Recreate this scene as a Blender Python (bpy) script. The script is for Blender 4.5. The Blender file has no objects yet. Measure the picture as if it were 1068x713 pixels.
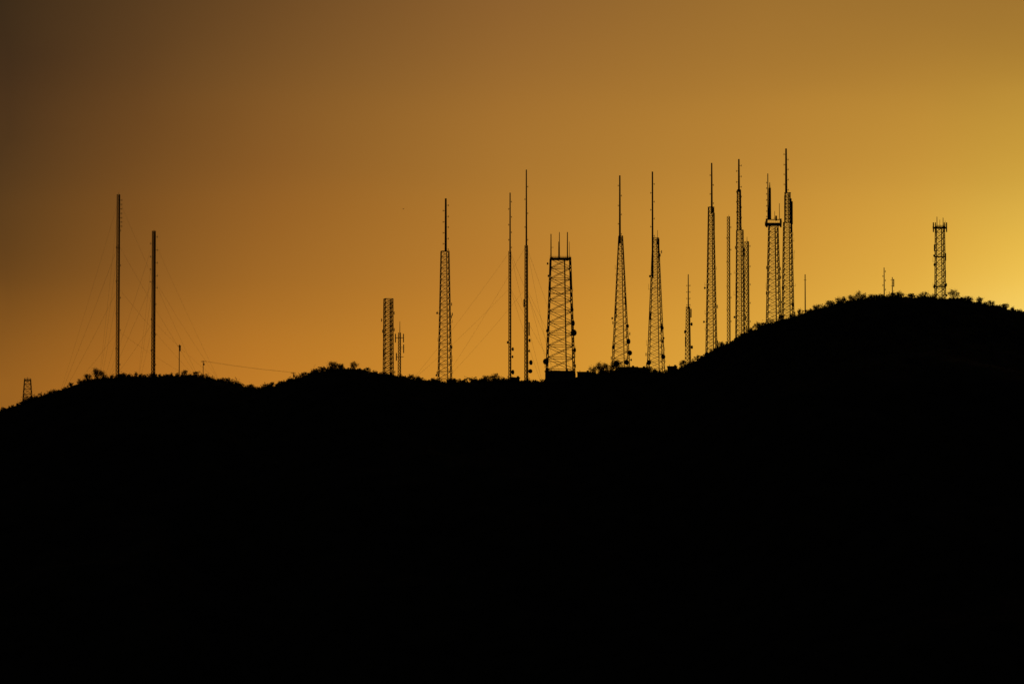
import bpy, math, random
import numpy as np
random.seed(7); rng=np.random.default_rng(7)
sc=bpy.context.scene
sc.view_settings.view_transform='Standard'; sc.view_settings.look='None'; sc.view_settings.exposure=0

# ---------------------------------------------------------------- survey helpers
# bearings measured from the valley viewpoint 3 km south of the ridge, turned into metres
PITCH=math.radians(4.5); F=6000.0; CY=-3000.0; CZ=1.9
def X(px,y): return (px-534.0)/F*(y-CY)*1.003
def Z(py,y):
    v=(356.5-py)/F
    t=(y-CY)/(math.cos(PITCH)-v*math.sin(PITCH))
    return CZ+t*(math.sin(PITCH)+v*math.cos(PITCH))

ridge_px=[(-2600,800),(-1600,700),(-900,600),(-400,510),(-150,458),(-60,443),(0,430),(20,423),(45,413),(70,405),(85,400),(100,396),(120,394),(150,393),(180,392.5),
(205,393),(225,396),(245,402),(262,407),(272,407),(290,402),(310,396),(330,389),(350,386),(375,385),(395,390),(415,394),(440,397),(460,399),
(490,399),(520,397),(550,398),(570,398),(600,395),(620,390),(640,388),(660,388),(690,389),(705,387),(720,380),(740,369),(760,359),(780,348),
(800,339),(830,330),(860,321),(890,315),(920,312),(960,311),(1000,314),(1030,319),(1068,326),(1200,345),(1400,372),(1800,450),(2600,600),(4000,780)]
ry_px=[(-2600,200),(-400,60),(0,30),(200,28),(268,14),(340,-18),(430,-10),(520,0),(700,2),(800,-25),(900,-40),(1068,-20),(1400,20),(4000,200)]
pp=np.arange(-2600,4000,3.0)
def smooth(a,n):
    k=np.hanning(n+2)[1:-1]; k/=k.sum()
    return np.convolve(np.pad(a,n//2,mode='edge'),k,'valid')[:len(a)]
ryv=smooth(np.interp(pp,*zip(*ry_px)),31)
rpy=smooth(np.interp(pp,*zip(*ridge_px)),5)
rx=np.array([X(p,y) for p,y in zip(pp,ryv)]); rz=np.array([Z(q,y) for q,y in zip(rpy,ryv)])
rz=np.maximum(rz,12)
def RY(x): return np.interp(x,rx,ryv)
def hsh(i,j,s):
    n=(i.astype(np.int64)*374761393+j.astype(np.int64)*668265263+s*974634777)&0x7fffffff
    n=((n^(n>>13))*1274126177)&0x7fffffff
    return ((n^(n>>16))&0xffff)/65535.0
def vn(x,y,s):
    i=np.floor(x);j=np.floor(y);fx=x-i;fy=y-j
    fx=fx*fx*(3-2*fx);fy=fy*fy*(3-2*fy)
    a=hsh(i,j,s);b=hsh(i+1,j,s);c=hsh(i,j+1,s);d=hsh(i+1,j+1,s)
    return (a*(1-fx)+b*fx)*(1-fy)+(c*(1-fx)+d*fx)*fy-0.5
def height(x,v):
    x=np.asarray(x,float);v=np.asarray(v,float)
    H=np.interp(x,rx,rz); H=H-100/H
    drop=np.where(v<0,0.5*(np.sqrt(v*v+144)-12),0.22*(np.sqrt(v*v+625)-25))
    z=H-drop
    amp=np.minimum(0.16*np.abs(v),34)
    wx=x+vn(x/90,v/90,5)*40
    n=(np.abs(vn(wx/110,v/260,1))*-1.6+0.4)+0.5*vn(wx/45,v/70,2)+0.22*vn(x/17,v/20,3)
    z=z+amp*n
    z=0.5*(z+np.sqrt(z*z+400))
    z=z+1.3*vn(x/7,v/6,8)+0.9*vn(x/2.6,v/2.2,9)
    far=np.clip((np.hypot(x,v+3000)-30)/200,0,1)
    return z*far
def ground(x,y): return float(height(x,y-RY(x)))

# ---------------------------------------------------------------- materials
def mat(name,c1,c2,scale=2.0,rough=0.8,metal=0.0,bump=0.3):
    m=bpy.data.materials.new(name); m.use_nodes=True; nt=m.node_tree; b=nt.nodes['Principled BSDF']
    tc=nt.nodes.new('ShaderNodeTexCoord'); n=nt.nodes.new('ShaderNodeTexNoise'); n.inputs['Scale'].default_value=scale; n.inputs['Detail'].default_value=6
    nt.links.new(tc.outputs['Object'],n.inputs['Vector'])
    r=nt.nodes.new('ShaderNodeValToRGB'); r.color_ramp.elements[0].position=.35; r.color_ramp.elements[1].position=.65
    r.color_ramp.elements[0].color=(*c1,1); r.color_ramp.elements[1].color=(*c2,1)
    nt.links.new(n.outputs['Fac'],r.inputs['Fac']); nt.links.new(r.outputs['Color'],b.inputs['Base Color'])
    bp=nt.nodes.new('ShaderNodeBump'); bp.inputs['Strength'].default_value=bump
    nt.links.new(n.outputs['Fac'],bp.inputs['Height']); nt.links.new(bp.outputs['Normal'],b.inputs['Normal'])
    b.inputs['Roughness'].default_value=rough; b.inputs['Metallic'].default_value=metal
    b.inputs['Specular IOR Level'].default_value=0.2
    return m
M_soil=mat('desert_soil_rock',(0.045,0.034,0.024),(0.09,0.07,0.05),0.08,0.95)
M_steel=mat('weathered_steel',(0.07,0.06,0.055),(0.12,0.10,0.09),1.5,0.75,0.2,0.1)
M_red=mat('faded_tower_paint',(0.13,0.035,0.02),(0.17,0.05,0.03),0.6,0.8,0,0.1)
M_dish=mat('dish_shell',(0.22,0.21,0.2),(0.3,0.29,0.27),2,0.7,0,0.1)
M_conc=mat('shelter_wall',(0.16,0.14,0.12),(0.22,0.2,0.17),1.2,0.9)
M_door=mat('shelter_door',(0.06,0.07,0.07),(0.09,0.09,0.09),3,0.7)
M_wood=mat('pole_wood',(0.06,0.04,0.03),(0.1,0.07,0.05),4,0.9)
M_leaf=mat('scrub_foliage',(0.035,0.045,0.02),(0.075,0.08,0.035),0.7,0.9)
M_bark=mat('bark',(0.06,0.045,0.03),(0.1,0.08,0.05),5,0.9)

def mesh_obj(name,verts,faces,m,parent=None,loc=(0,0,0)):
    me=bpy.data.meshes.new(name); me.from_pydata([tuple(v) for v in verts],[],faces); me.materials.append(m); me.update()
    o=bpy.data.objects.new(name,me); sc.collection.objects.link(o); o.location=loc
    if parent: o.parent=parent
    return o
def empty(name,loc):
    o=bpy.data.objects.new(name,None); o.empty_display_size=2; o.location=loc; sc.collection.objects.link(o); return o

class Part:
    def __init__(s): s.v=[]; s.f=[]
    def bar(s,p,q,r,n=4,r2=None):
        p=np.array(p,float);q=np.array(q,float);d=q-p;L=np.linalg.norm(d)
        if L<1e-6:return
        d/=L; a=np.array([0,0,1.]) if abs(d[2])<.9 else np.array([1.,0,0])
        u=np.cross(d,a);u/=np.linalg.norm(u);w=np.cross(d,u); b=len(s.v); r2=r if r2 is None else r2
        for c,rr in((p,r),(q,r2)):
            for k in range(n):
                t=2*math.pi*(k+.5)/n; s.v.append(c+rr*(math.cos(t)*u+math.sin(t)*w))
        for k in range(n): s.f.append((b+k,b+(k+1)%n,b+n+(k+1)%n,b+n+k))
        s.f.append(tuple(b+k for k in range(n))[::-1]); s.f.append(tuple(b+n+k for k in range(n)))
    def lathe(s,c,d,prof,n=16):
        c=np.array(c,float);d=np.array(d,float);d/=np.linalg.norm(d)
        a=np.array([0,0,1.]) if abs(d[2])<.9 else np.array([1.,0,0])
        u=np.cross(d,a);u/=np.linalg.norm(u);w=np.cross(d,u);b=len(s.v)
        for h,r in prof:
            for k in range(n):
                t=2*math.pi*k/n; s.v.append(c+d*h+r*(math.cos(t)*u+math.sin(t)*w))
        for i in range(len(prof)-1):
            for k in range(n): s.f.append((b+i*n+k,b+i*n+(k+1)%n,b+(i+1)*n+(k+1)%n,b+(i+1)*n+k))
        s.f.append(tuple(b+k for k in range(n))[::-1]); e=b+(len(prof)-1)*n; s.f.append(tuple(e+k for k in range(n)))
    def box(s,lo,hi):
        b=len(s.v)
        for z in(lo[2],hi[2]):
            for x,y in((lo[0],lo[1]),(hi[0],lo[1]),(hi[0],hi[1]),(lo[0],hi[1])): s.v.append((x,y,z))
        s.f+=[(b+3,b+2,b+1,b),(b+4,b+5,b+6,b+7)]+[(b+k,b+(k+1)%4,b+4+(k+1)%4,b+4+k) for k in range(4)]
    def lattice(s,z0,z1,w0,w1,bay,sides,lr,br,rot=0.0,cx0=0,cx1=0,style='x'):
        n=max(1,round((z1-z0)/bay)); R=[]
        k2=1/math.sqrt(2) if sides==4 else 1/math.sqrt(3)
        ws=[(w0+(w1-w0)*i/n)+.6*max(w0,w1) for i in range(n)]; tot=sum(ws); zz=[z0]
        for w in ws: zz.append(zz[-1]+(z1-z0)*w/tot)
        for z in zz:
            t=(z-z0)/(z1-z0); w=w0+(w1-w0)*t; cx=cx0+(cx1-cx0)*t
            R.append([np.array((cx+w*k2*math.cos(rot+2*math.pi*k/sides+math.pi/sides),w*k2*math.sin(rot+2*math.pi*k/sides+math.pi/sides),z)) for k in range(sides)])
        for i in range(n+1):
            for k in range(sides):
                a=R[i][k];b=R[i][(k+1)%sides]; s.bar(a,b,br)
                if i<n:
                    c=R[i+1][k];d=R[i+1][(k+1)%sides]; s.bar(a,c,lr)
                    if style=='x': s.bar(a,d,br);s.bar(b,c,br)
                    else:
                        if i%2: s.bar(a,d,br)
                        else: s.bar(b,c,br)
        return R

def dish(P,B,c,d,r):
    P.lathe(c,d,[(-.55*r,.18*r),(-.42*r,.5*r),(-.12*r,.95*r),(0,r),(.35*r,r),(.42*r,.9*r),(.5*r,.3*r)],18)
    B.bar(np.array(c)-np.array(d)*.5*r,(0,0,c[2]-.2),.1)

def tower(name,px,dy,sections=(),poles=(),dishes=(),arms=(),rungs=(),guys=None,decks=(),m=None,lr=.17,br=.07,style='x',panels=(),clutter=0,cable=.22):
    xa=X(px,0); y=float(RY(xa))+dy; x=X(px,y); s=(y-CY)/F; g=ground(x,y)
    e=empty(name,(x,y,g)); H=lambda r: Z(r,y)-g
    L=Part(); A=Part(); D=Part(); G=Part()
    for se in sections:
        rb,rt,w0,w1,bay,sides,rot=se[:7]; sh=se[7] if len(se)>7 else 0
        zb=-1.0 if rb is None else H(rb)
        L.lattice(zb,H(rt),w0,w1,bay,sides,lr,br,rot,sh if rb is not None else 0,sh,style)
        if cable:
            q=.22
            A.bar((w0*q+(sh if rb is not None else 0),w0*.3,zb),(w1*q+sh,w1*.3,H(rt)-.3),cable)
        if rb is None:
            for k in range(sides):
                k2=1/math.sqrt(2) if sides==4 else 1/math.sqrt(3); a=rot+2*math.pi*k/sides+math.pi/sides
                cx,cyy=w0*k2*math.cos(a),w0*k2*math.sin(a); L.box((cx-.5,cyy-.5,-2.2),(cx+.5,cyy+.5,.25))
            for _ in range(clutter):
                t=random.random()**1.3; z=zb+(H(rt)-zb)*(.06+.9*t); tt=(z-zb)/(H(rt)-zb); w=w0+(w1-w0)*tt; sg=random.choice((-1,1)); yy=random.uniform(-.3,.3)*w
                x0=sg*w/2+sh*tt; l=random.uniform(.6,1.5); kind=random.random()
                A.bar((x0,yy,z),(x0+sg*l,yy,z),.08)
                if kind<.45: hh=random.uniform(1,3); A.bar((x0+sg*l,yy,z-.3),(x0+sg*l,yy,z+hh),.08)
                elif kind<.75: A.box((x0+sg*l-.2,yy-.15,z-.8),(x0+sg*l+.2,yy+.15,z+.8))
                else:
                    dd=np.array((sg*.8,-.6,0)); D.lathe((x0+sg*l,yy,z),dd,[(-.3,.1),(-.2,.35),(0,.6),(.2,.6),(.28,.2)],14)
    for p in poles:
        A.bar((p[0]*s,0,-1 if p[1] is None else H(p[1])),(p[0]*s,0,H(p[2])),p[3],8,p[4])
    for d,r0,r1,step,ln,both in rungs:
        z=H(r0); i=0
        while z<H(r1):
            sg=-1 if (both==-1 or (both==2 and i%2)) else 1
            ys=random.uniform(-.3,.3)
            A.bar((d*s,0,z),(d*s+sg*ln,ys,z),.12)
            A.bar((d*s+sg*ln,ys,z-.45),(d*s+sg*ln,ys,z+.45),.17)
            if both==0: A.bar((d*s-ln,0,z),(d*s,0,z),.09); A.bar((d*s-ln,0,z-.35),(d*s-ln,0,z+.35),.13)
            z+=step*random.uniform(.92,1.08); i+=1
    for d,r,rr,sx,sy in dishes:
        dd=np.array((sx,sy,0.));dd/=np.linalg.norm(dd); dish(D,A,(d*s,-.4,H(r)),dd,rr)
    for r,x0,x1,rad in arms:
        A.bar((x0*s,0,H(r)),(x1*s,0,H(r)),rad)
    for d,r0,r1,wd in panels:
        A.box((d*s-wd/2,-wd/3,H(r0)),(d*s+wd/2,wd/3,H(r1))); zz=(H(r0)+H(r1))/2; A.bar((0,0,zz),(d*s,0,zz),.07)
    for r,w,th in decks:
        z=H(r); A.box((-w/2,-w/2,z),(w/2,w/2,z+th))
        for k in range(9):
            t=-w/2+w*k/8
            for sy in(-1,1): A.bar((t,sy*w/2,z+th),(t,sy*w/2,z+th+1.1),.04); A.bar((sy*w/2,t,z+th),(sy*w/2,t,z+th+1.1),.04)
        for sy in(-1,1):
            A.bar((-w/2,sy*w/2,z+th+1.1),(w/2,sy*w/2,z+th+1.1),.05);A.bar((sy*w/2,-w/2,z+th+1.1),(sy*w/2,w/2,z+th+1.1),.05)
    if guys:
        rows,dist,ang0,gr=guys
        for k in range(3):
            a=math.radians(ang0+120*k); gx,gy=x+dist*math.cos(a),y+dist*math.sin(a); gz=ground(gx,gy)-g
            G.box((gx-x-.5,gy-y-.5,gz-1),(gx-x+.5,gy-y+.5,gz+.5))
            for r in rows:
                p=np.array((0,0,H(r)));q=np.array((gx-x,gy-y,gz+.3)); pr=p
                for i in range(1,7):
                    t=i/6; c=p+(q-p)*t; c[2]-=4*1.2*t*(1-t); G.bar(pr,c,gr,4); pr=c
    m=m or M_steel
    if L.f: mesh_obj('lattice_frame',L.v,L.f,m,e)
    if A.f: mesh_obj('antennas_and_fittings',A.v,A.f,M_steel,e)
    if D.f: mesh_obj('microwave_dishes',D.v,D.f,M_dish,e)
    if G.f: mesh_obj('guy_wires_and_anchors',G.v,G.f,M_steel,e)
    return e

# --- left hill
tower('small_lattice_tower',29,2,[(None,396,5.0,3.2,2.6,4,.2)],poles=[(0,396,392.5,.1,.06)],decks=[(397,3.4,.15)],lr=.18,br=.11,cable=0)
tower('guyed_radio_mast',123,6,[(None,203,1.8,1.6,1.9,3,.3)],poles=[(0,203,200.5,.1,.05)],rungs=[(0.2,236,206,2.4,1.6,1),(0,380,240,9,1.2,2)],guys=([208,255,300,345],46,20,.03),m=M_red,lr=.2,br=.11,cable=.2)
tower('guyed_radio_mast',160,4,[(None,241,1.95,1.75,1.9,3,.5)],poles=[(0,241,239,.1,.06)],rungs=[(0,300,246,3.4,1.9,2),(0,380,304,8,1.3,2)],guys=([250,290,335],36,-12,.03),m=M_red,lr=.21,br=.12,cable=.2)
tower('antenna_pole',187,2,poles=[(0,None,359,.26,.2)],arms=[(361,-1.8,1.8,.15)],panels=[(.9,366,360,.6)])
# --- central saddle, west part
tower('lattice_tower',405,2,[(None,311.5,4.6,4.1,2.4,4,.25)],panels=[(-4.8,330,316,.5),(4.8,345,336,.5),(4.8,322,314,.5),(-4.8,352,342,.5),(-4.8,372,364,.5)],arms=[(312,-5,5,.12),(350,-5,5,.12)],lr=.24,br=.13,clutter=5,cable=.4)
tower('antenna_mast',417,6,[(None,347,1.7,1.3,1.7,3,.1)],poles=[(0,347,335,.2,.12)],arms=[(352,-5,4,.18),(372,-4,4,.18),(362,0,4,.12)],panels=[(-4.6,357,348,.5),(3.8,357,348,.5),(4,368,359,.5),(-3.6,376,368,.55)],lr=.21,br=.12)
tower('broadcast_tower',464,3,[(None,262,6.8,4.0,3.3,4,.12)],poles=[(0.8,262,207,.66,.52)],rungs=[(0.8,260,209,2.9,1.4,2)],arms=[(262,-4.6,4.6,.2)],lr=.24,br=.125,clutter=12,cable=.3)
tower('guyed_antenna_mast',532,4,[(None,262,1.35,1.2,1.8,3,.2)],poles=[(0,262,201,.44,.32)],dishes=[(2.6,364,.95,1,-.4),(-2.4,357,.7,-1,-.4),(2.6,388,1.2,1,-.5),(2.4,372,.7,1,-.5)],rungs=[(0,258,205,4,.8,2)],guys=([262,300],52,188,.035),lr=.22,br=.12,cable=.15)
tower('guyed_antenna_mast',549,-1,[(None,256,1.9,1.5,2.0,3,.4)],poles=[(0,256,177,.48,.32)],dishes=[(4.4,378,1.3,1,-.6),(4,387,1.1,.3,-1),(3.2,355,.9,1,-.3),(2.8,366,.7,1,-.3)],panels=[(2.9,350,336,.6),(-2.6,320,312,.5)],rungs=[(0,250,182,7,.8,2)],guys=([256,300],45,172,.032),lr=.22,br=.12,cable=.15)
tower('microwave_relay_tower',584.5,4,[(None,269,14.6,10.2,6.0,4,.06)],
  poles=[(-9.8,272,244,.36,.25),(-1.0,269,242,.28,.18),(-1.8,269,252,.24,.16),(7.4,272,242,.36,.25),(9.4,272,252,.16,.1)],arms=[(258,-9.8,-7,.12),(306,-11.6,11.6,.25)],
  decks=[(270.5,10.9,.4)],dishes=[(12.8,337,1.5,1,-.5),(13.6,347,1.7,.6,-1),(12,323,1.1,1,-.6),(-15,377,1.6,-.5,-1),(-13.8,386,1.3,-1,-.5),(11,300,1.0,1,-.4),(-13.6,345,.9,-1,-.6),(14.6,365,1.1,1,-.6),(-11.2,300,.9,-1,-.5)],
  panels=[(-10.4,286,274,.6),(10.6,298,286,.6)],lr=.36,br=.17,style='x',clutter=10,cable=.45)
tower('broadcast_tower',647.5,2,[(None,246,8.8,2.0,3.1,4,.1)],poles=[(-.8,254,183,.6,.4)],rungs=[(-.8,244,186,5,.9,2)],dishes=[(7.8,356,1.4,1,-.6),(9.2,368,1.3,.7,-1),(-4.5,379,1.5,-.2,-1),(6,378,1.3,.4,-1),(7,340,1,1,-.5),(-7.6,362,1.1,-1,-.5)],panels=[(-5,331,321,.7),(5,318,310,.6)],lr=.24,br=.115,clutter=10,cable=.3)
tower('broadcast_tower',684,3,[(None,248,8.4,2.8,3.1,4,.14)],poles=[(-3.2,290,179,.54,.4),(2,255,240,.16,.1)],rungs=[(-3.2,246,184,4.5,1.0,2)],panels=[(3.2,270,249,.8),(5.9,346,337,.7),(-6,333,325,.7)],arms=[(250,-3.2,3,.15),(300,-4,4,.18)],dishes=[(6.8,342,1,1,-.5),(7.4,372,1.3,.8,-1),(-7,378,1.3,-.8,-1),(7.2,356,.9,1,-.5)],lr=.24,br=.115,clutter=10,cable=.3)
tower('antenna_mast',718,3,[(None,320,3.2,2.0,2.0,3,.2)],poles=[(0,322,286,.38,.24)],rungs=[(0,318,292,3.4,.9,0)],dishes=[(3.2,338,.9,1,-.4),(-3.2,346,.9,-1,-.4),(3.4,362,.9,1,-.5)],panels=[(2.8,331,322,.6),(-3,361,351,.6)],lr=.2,br=.12)
# --- flank of the right hill
tower('broadcast_tower',742,2,[(None,216,5.3,2.6,2.8,4,.12)],poles=[(.8,222,170,.56,.38)],rungs=[(.8,212,176,5,.9,2)],arms=[(216,-3.6,3.6,.16)],panels=[(3.4,240,222,.5)],lr=.24,br=.13,clutter=10,cable=.3)
tower('antenna_mast',760.5,5,[(None,226,1.8,1.5,2.0,3,.1)],poles=[(0,226,224,.1,.06)],rungs=[(0,335,230,6,1.1,2)],lr=.18,br=.1,cable=.12)
tower('broadcast_tower',772,1,[(None,240,4.3,3.2,2.4,4,.1),(240,198,2.0,1.7,2.0,4,.1,-.4)],poles=[(-.8,200,166,.58,.42)],rungs=[(-.8,238,168,2.7,1.3,2)],arms=[(240,-3.8,3.8,.16)],lr=.23,br=.125,panels=[(-4.2,311,295,.5),(4.6,268,258,.5)],clutter=8,cable=.3)
tower('antenna_mast',779.5,7,[(None,252,2.6,2.2,2.3,3,.2)],poles=[(0,252,247,.16,.1)],rungs=[(0,335,256,5,1.6,2)],lr=.19,br=.11,cable=.18)
tower('platform_lattice_tower',807,3,[(None,236,7.0,4.5,3.2,4,.1)],decks=[(235,8.4,.9)],poles=[(-5.6,229,181,.34,.24),(-3.6,229,196,.78,.65),(-3.6,196,190,.35,.15),(6.4,229,212,.18,.14),(1.5,229,220,.15,.1)],panels=[(-6.9,237,228,.9),(7.8,237,228,.9),(3,230,225,.9)],rungs=[(-5.6,226,186,3,.7,-1)],arms=[(229,-8,8,.3)],lr=.26,br=.14,clutter=8,cable=.4)
tower('broadcast_tower',822,2,[(None,232,5.6,3.9,2.8,4,.12),(232,201,2.8,2.5,2.0,4,.1)],poles=[(-1.4,201,155,.64,.46),(3.6,242,207,.45,.36),(-3,232,204,.35,.28)],rungs=[(-1.4,198,158,2.7,1.1,2)],arms=[(201,-3.4,3.6,.25),(216,-3.8,3.8,.18),(232,-5,5,.25)],panels=[(4.4,234,210,1.0)],dishes=[(-5,300,1,-1,-.4),(5,318,.9,1,-.4)],lr=.24,br=.14,clutter=10,cable=.3)
tower('antenna_pole',840,2,poles=[(0,None,286,.34,.25)],arms=[(292,-1.4,1.4,.12)])
# --- right summit
tower('antenna_pole',922.5,2,poles=[(0,None,279,.32,.22)],rungs=[(0,302,281,2.4,.7,2)])
tower('antenna_pole',931,4,poles=[(0,None,289,.3,.22)],arms=[(292,-1.8,1.8,.15),(298,-1.5,1.5,.12)],panels=[(1.5,299,291,.5)])
tower('antenna_pole',903,4,poles=[(0,None,305,.15,.1)],arms=[(306,-1,1,.1)])
tower('cellular_lattice_tower',981,3,[(None,236,5.0,4.2,3.2,4,.12)],decks=[(238,7.0,.3),(268,5.6,.22),(299,6.2,.22)],
  poles=[(-3,238,226,.22,.16),(3.4,238,227,.22,.16),(0,238,229,.14,.1),(5.6,238,230,.12,.08)],panels=[(-6.8,242,232,.6),(-4.6,242,232,.5),(7,242,232,.6),(4.6,242,232,.5),(5.8,272,264,.6),(-5.8,262,255,.6),(5.6,289,282,.5)],
  dishes=[(-5.9,299,.9,-1,-.4),(5.9,297,.9,1,-.4),(-5.6,276,.8,-1,-.5)],lr=.24,br=.13,clutter=5,cable=.32)

# ---------------------------------------------------------------- utility poles and line
def upole(px,row):
    xa=X(px,0); y=float(RY(xa))+1; x=X(px,y); g=ground(x,y); h=Z(row,y)-g
    e=empty('utility_pole',(x,y,g)); P=Part(); P.bar((0,0,-1),(0,0,h),.2,8,.15); P.bar((-1.2,0,h-.5),(1.2,0,h-.5),.11)
    P.bar((-.8,0,h-.5),(0,0,h-1.3),.04); P.bar((.8,0,h-.5),(0,0,h-1.3),.04)
    for q in(-1.1,-.45,.45,1.1): P.lathe((q,0,h-.4),(0,0,1),[(0,.05),(.1,.09),(.2,.06),(.3,.08)],8)
    P.lathe((.45,0,h-2.4),(0,0,1),[(0,.25),(.1,.3),(.9,.3),(1.0,.2)],10)
    mesh_obj('pole_and_crossarm',P.v,P.f,M_wood,e); return np.array((x,y,g+h-.1))
u=[upole(212,376),upole(306,388)]
W=Part()
for q in(-1.1,.45,1.1):
    p0=u[0]+[q,0,0];p1=u[1]+[q,0,0];pr=p0
    for i in range(1,13):
        t=i/12;c=p0+(p1-p0)*t;c=c-np.array((0,0,4*.5*t*(1-t)));W.bar(pr,c,.026);pr=c
mesh_obj('power_line',W.v,W.f,M_steel)

# ---------------------------------------------------------------- equipment shelters
def shelter(px,dy,w,d,h,lift=0.0):
    xa=X(px,0);y=float(RY(xa))+dy;x=X(px,y);g=ground(x,y)+lift
    e=empty('equipment_shelter',(x,y,g))
    P=Part();P.box((-w/2,-d/2,-2.5),(w/2,d/2,h));mesh_obj('walls',P.v,P.f,M_conc,e)
    P=Part();P.box((-w/2-.3,-d/2-.3,h+.003),(w/2+.3,d/2+.3,h+.25));P.box((w*.2,-.6,h+.253),(w*.2+1.2,.6,h+1.0));P.lathe((-w*.3,0,h+.253),(0,0,1),[(0,.12),(.6,.12),(.62,.22),(.8,.2)],10);mesh_obj('roof_and_vents',P.v,P.f,M_steel,e)
    P=Part();P.box((-w*.25,-d/2-.06,.05),(-w*.25+1.1,-d/2-.003,2.15));P.box((w*.15,-d/2-.3,1.2),(w*.15+.9,-d/2-.003,2.0));mesh_obj('door_and_air_conditioner',P.v,P.f,M_door,e)
shelter(584,-4,15.5,6,3.8,.9);shelter(609,2,7,4,2.4);shelter(655,1,10,5,2.5);shelter(668,3,6,4,2.9);shelter(701,1,5,4,2.6);shelter(537,2,5,4,1.8);shelter(471,2,5,3.5,1.4);shelter(127,4,4,3,1.3);shelter(1000,4,5,3,1.4)

# ---------------------------------------------------------------- terrain
def axis(fine,step,far,gr=1.13):
    a=list(np.arange(0,fine,step)); s=step
    while a[-1]<far: s*=gr; a.append(a[-1]+s)
    return a
ax=axis(300,1.1,26000); xs=np.array([-q for q in ax[:0:-1]]+ax)
vb=axis(24,1.2,26000,1.09); vf=axis(50,1.2,900,1.045)
while vf[-1]<26000: vf.append(vf[-1]+max(40,(vf[-1]-3000)*.12 if vf[-1]>3000 else 40))
vs=np.array([-q for q in vf[:0:-1]]+vb)
GX,GV=np.meshgrid(xs,vs); GZ=height(GX,GV); GY=GV+RY(GX)*np.exp(-(GV/900)**2)
nv,nx=GX.shape
co=np.stack([GX,GY,GZ],-1).reshape(-1,3)
idx=np.arange(nv*nx).reshape(nv,nx)
fc=np.stack([idx[:-1,:-1],idx[:-1,1:],idx[1:,1:],idx[1:,:-1]],-1).reshape(-1,4)
def np_mesh(name,co,fc,m,k=4):
    me=bpy.data.meshes.new(name); me.vertices.add(len(co)); me.vertices.foreach_set('co',co.astype(np.float32).ravel())
    me.loops.add(fc.size); me.loops.foreach_set('vertex_index',fc.astype(np.int32).ravel())
    me.polygons.add(len(fc)); me.polygons.foreach_set('loop_start',(np.arange(len(fc))*k).astype(np.int32))
    me.update(calc_edges=True); me.validate(); me.materials.append(m)
    o=bpy.data.objects.new(name,me); sc.collection.objects.link(o); return o
np_mesh('desert_mountain_terrain',co,fc,M_soil)

# ---------------------------------------------------------------- desert scrub (one mass)
def leaves(centers,size):
    n=len(centers); a=rng.normal(size=(n,3));a/=np.linalg.norm(a,axis=1)[:,None]; b=rng.normal(size=(n,3)); b-=a*(a*b).sum(1)[:,None]; b/=np.linalg.norm(b,axis=1)[:,None]
    s=(size*rng.uniform(.6,1.4,n))[:,None]
    return np.stack([centers+a*s,centers+b*s*.6,centers-a*s,centers-b*s*.6],1).reshape(-1,3)
cs=[];sz=[]
def bush(x,v,r,h,k):
    z=float(height(x,v)); y=v+float(RY(x))
    nl=rng.integers(3,6); lob=rng.normal(size=(nl,3))*[r*.5,r*.5,h*.18]+[0,0,h*.45]
    w=rng.integers(0,nl,k); p=lob[w]+rng.normal(size=(k,3))*[r*.3,r*.3,h*.24]
    p[:,2]=np.abs(p[:,2]); cs.append(p+[x,y,z-.1]); sz.append(np.full(k,min(.32,.14+.1*r)))
for i in range(2300):
    x=rng.uniform(-290,300); v=rng.uniform(-9,9)
    dens=float(vn(np.array(x/16.),np.array(0.3),21))
    r=np.exp(rng.normal(-.36,.42))*(1+1.1*dens)
    bush(x,v,r,min(2.8,r*1.6),int(30+55*r))
for i in range(2200):
    x=rng.uniform(-300,310); v=-9-rng.exponential(110)
    r=np.exp(rng.normal(-.3,.4)); bush(x,v,r,r*1.2,28)
C=np.concatenate(cs);S=np.concatenate(sz)
co=leaves(C,S); fc=np.arange(len(co)).reshape(-1,4)
np_mesh('desert_scrub',co,fc,M_leaf)

# ---------------------------------------------------------------- palo verde trees on the skyline
def tree(px,hp,wp,dv=0):
    x=X(px,float(RY(X(px,0))));v=dv;y=float(RY(x))+v;g=float(height(x,v));h=hp*.5;w=wp*.5
    e=empty('palo_verde_tree',(x,y,g));P=Part()
    tips=[]
    nb=random.randint(5,8)
    for k in range(nb):
        a=2*math.pi*k/nb+random.uniform(-.5,.5); rr=random.uniform(.12,.46)*w
        m1=np.array((math.cos(a)*rr*.45,math.sin(a)*rr*.45,h*random.uniform(.2,.35))); t=np.array((math.cos(a)*rr,math.sin(a)*rr,h*(.95-.9*(rr/w)**1.3*random.uniform(.6,1.4))))
        P.bar((0,0,h*.08),m1,.1,6,.07);P.bar(m1,t,.07,5,.03);tips+=[t,(m1+t)/2,m1*[1.5,1.5,1]]
        for q in range(3):
            t2=t+np.array([random.uniform(-.3,.3)*w*.5,random.uniform(-.3,.3)*w*.5,random.uniform(-.3,.12)*h]);P.bar((m1+t)/2,t2,.035,4,.015);tips.append(t2)
    P.bar((0,0,-.5),(0,0,h*.1),.17,8,.12)
    mesh_obj('trunk_and_limbs',P.v,P.f,M_bark,e)
    tp=np.array(tips); k=int(560*max(.5,w*h/9)); c=tp[rng.integers(0,len(tp),k)]+rng.normal(size=(k,3))*[w*.085,w*.085,h*.11]
    c[:,2]=np.abs(c[:,2]); co=leaves(c,np.full(k,.17)); o=np_mesh('crown',co,np.arange(len(co)).reshape(-1,4),M_leaf); o.parent=e
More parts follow.
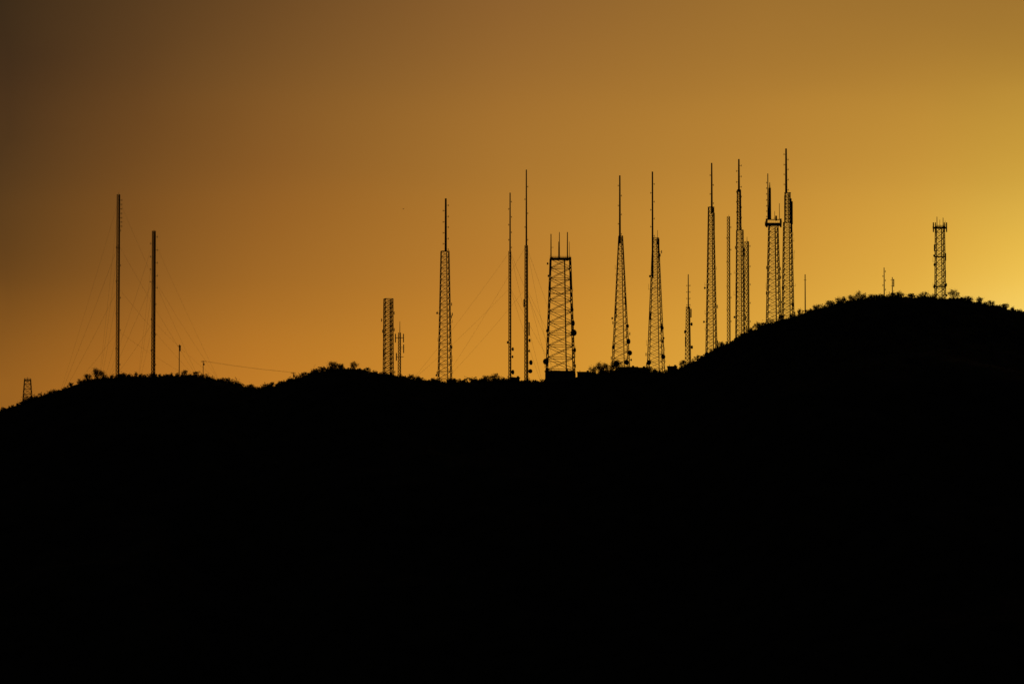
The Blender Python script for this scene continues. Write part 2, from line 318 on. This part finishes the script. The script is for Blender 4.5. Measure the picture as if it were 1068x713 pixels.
for t in [(84,6,8),(92,7,10),(101,11,12),(107,8,9),(74,4,7),(193,6,8),(204,5,8),(318,5,8),(336,6,9),(347,8,11),(356,6,8),(369,7,10),(383,5,8),(437,5,8),(508,6,9),(517,7,9),(619,9,10),(626,11,13),(634,9,11),(643,11,12),(676,7,9),(712,7,8),(728,5,8),(752,6,8),(791,7,9),(815,6,8),(834,6,8),(852,7,9),(865,7,10),(879,9,11),(889,8,11),(897,9,12),(911,6,9),(938,8,11),(950,6,8),(963,7,9),(994,9,11),(1009,7,11),(1022,8,9),(1033,6,9),(1048,6,10),(262,5,8),(284,5,7)]:
    tree(*t,dv=random.uniform(-3,2))

# ---------------------------------------------------------------- bird
y=-40.;B=Part();bx=X(420.5,y);bz=Z(218,y)
B.lathe((0,0,0),(1,0,.1),[(-.45,.02),(-.25,.1),(0,.13),(.2,.09),(.28,.08),(.36,.07),(.45,.01)],8)
b0=len(B.v)
B.v+=[(.15,0,.05),(-.12,0,.05),(.08,-.6,.3),(-.15,-.6,.28),(-.1,-1.1,.18),(.08,.6,.3),(-.15,.6,.28),(-.1,1.1,.18),(-.4,0,.0),(-.75,-.15,0),(-.75,.15,0)]
B.f+=[(b0,b0+1,b0+3,b0+2),(b0+2,b0+3,b0+4),(b0,b0+5,b0+6,b0+1),(b0+5,b0+7,b0+6),(b0+8,b0+9,b0+10)]
o=mesh_obj('bird',B.v,B.f,M_bark,None,(bx,y,bz)); o.rotation_euler=(0,0,.9)

# ---------------------------------------------------------------- sky
w=bpy.data.worlds.new('World');sc.world=w;w.use_nodes=True;nt=w.node_tree;N=nt.nodes;K=nt.links
bg=N['Background']
tc=N.new('ShaderNodeTexCoord');nm=N.new('ShaderNodeVectorMath');nm.operation='NORMALIZE';K.new(tc.outputs['Generated'],nm.inputs[0])
sp=N.new('ShaderNodeSeparateXYZ');K.new(nm.outputs[0],sp.inputs[0])
def M(op,a,b=None,c=None,clamp=False):
    n=N.new('ShaderNodeMath');n.operation=op;n.use_clamp=clamp
    for i,q in enumerate((a,b,c)):
        if q is None: continue
        if isinstance(q,(int,float)): n.inputs[i].default_value=q
        else: K.new(q,n.inputs[i])
    return n.outputs[0]
el=M('MULTIPLY',M('ARCSINE',sp.outputs[2]),57.29578)
az0=M('MULTIPLY',M('ARCTAN2',sp.outputs[0],sp.outputs[1]),57.29578)
# uneven dusty haze
mp=N.new('ShaderNodeMapping');mp.inputs['Scale'].default_value=(14,14,34);mp.inputs['Location'].default_value=(3.3,1.7,5.1);K.new(nm.outputs[0],mp.inputs[0])
nz=N.new('ShaderNodeTexNoise');nz.inputs['Scale'].default_value=1.5;nz.inputs['Detail'].default_value=4;K.new(mp.outputs[0],nz.inputs[0])
hz=M('SUBTRACT',nz.outputs['Fac'],.5)
az=M('ADD',az0,M('MULTIPLY',hz,.7))
f=M('ADD',M('MULTIPLY',M('SUBTRACT',el,3.5),.2),M('MULTIPLY',hz,.10),clamp=True)
lin=lambda c:tuple(((v/255)/12.92 if v/255<=.04045 else ((v/255+.055)/1.055)**2.4) for v in c)
cols=[(-5.08,[(60,43,25),(72,49,27),(88,59,28),(112,72,28),(150,95,32)]),
(-3.8,[(86,59,31),(101,67,32),(119,77,32),(141,90,33),(174,109,35)]),
(-2.5,[(108,73,36),(127,85,38),(144,94,38),(165,107,38),(191,123,40)]),
(0,[(142,97,46),(160,110,47),(175,120,47),(192,129,46),(209,142,46)]),
(2.5,[(158,112,48),(177,126,51),(194,139,54),(213,155,57),(227,169,62)]),
(4.0,[(160,115,48),(183,134,53),(205,154,60),(227,175,69),(239,193,83)]),
(5.08,[(160,116,48),(184,139,54),(212,167,66),(241,197,87),(251,219,122)]),
(6.5,[(165,120,46),(195,148,55),(228,184,76),(255,220,110),(255,240,160)])]
prev=None
for i,(a,cl) in enumerate(cols):
    r=N.new('ShaderNodeValToRGB');r.color_ramp.interpolation='CARDINAL'
    pos=[.117,.308,.499,.69,.881]
    el0=r.color_ramp.elements; el0[0].position=pos[0];el0[0].color=(*lin(cl[4]),1);el0[1].position=pos[4];el0[1].color=(*lin(cl[0]),1)
    for p,c in zip(pos[1:4],(cl[3],cl[2],cl[1])): q=el0.new(p);q.color=(*lin(c),1)
    K.new(f,r.inputs['Fac'])
    if prev is None: prev=r.outputs['Color'];pa=a;continue
    mr=N.new('ShaderNodeMapRange');mr.interpolation_type='LINEAR';mr.inputs['From Min'].default_value=pa;mr.inputs['From Max'].default_value=a
    K.new(az,mr.inputs['Value'])
    mx=N.new('ShaderNodeMix');mx.data_type='RGBA';K.new(mr.outputs[0],mx.inputs[0]);K.new(prev,mx.inputs[6]);K.new(r.outputs['Color'],mx.inputs[7]);prev=mx.outputs[2];pa=a
SA,SE=7.0,2.0
dv=(math.sin(math.radians(SA))*math.cos(math.radians(SE)),math.cos(math.radians(SA))*math.cos(math.radians(SE)),math.sin(math.radians(SE)))
dt=N.new('ShaderNodeVectorMath');dt.operation='DOT_PRODUCT';K.new(nm.outputs[0],dt.inputs[0]);dt.inputs[1].default_value=dv
ang=M('MULTIPLY',M('ARCCOSINE',dt.outputs['Value']),57.29578)
mr=N.new('ShaderNodeMapRange');mr.interpolation_type='SMOOTHSTEP';mr.inputs['From Min'].default_value=13.6;mr.inputs['From Max'].default_value=34;K.new(ang,mr.inputs['Value'])
sky=N.new('ShaderNodeTexSky');sky.sky_type='NISHITA';sky.sun_disc=False;sky.sun_elevation=math.radians(SE);sky.sun_rotation=math.radians(SA)
dim=N.new('ShaderNodeVectorMath');dim.operation='SCALE';K.new(sky.outputs[0],dim.inputs[0]);dim.inputs['Scale'].default_value=.006
mx=N.new('ShaderNodeMix');mx.data_type='RGBA';K.new(mr.outputs[0],mx.inputs[0]);K.new(prev,mx.inputs[6]);K.new(dim.outputs[0],mx.inputs[7])
K.new(mx.outputs[2],bg.inputs['Color']);bg.inputs['Strength'].default_value=1.0

from mathutils import Vector
s=bpy.data.lights.new('sun','SUN');s.energy=.15;s.angle=math.radians(.5);s.color=(1,.62,.3)
so=bpy.data.objects.new('sun',s);sc.collection.objects.link(so);so.rotation_euler=Vector(dv).to_track_quat('Z','Y').to_euler();so.location=(400,500,400)

cam=bpy.data.cameras.new('camera');co_=bpy.data.objects.new('camera',cam);sc.collection.objects.link(co_)
co_.location=(0,CY,CZ);co_.rotation_euler=(math.radians(90)+PITCH,0,0);cam.sensor_width=36;cam.lens=36*F/1068;cam.clip_start=.5;cam.clip_end=80000
sc.camera=co_
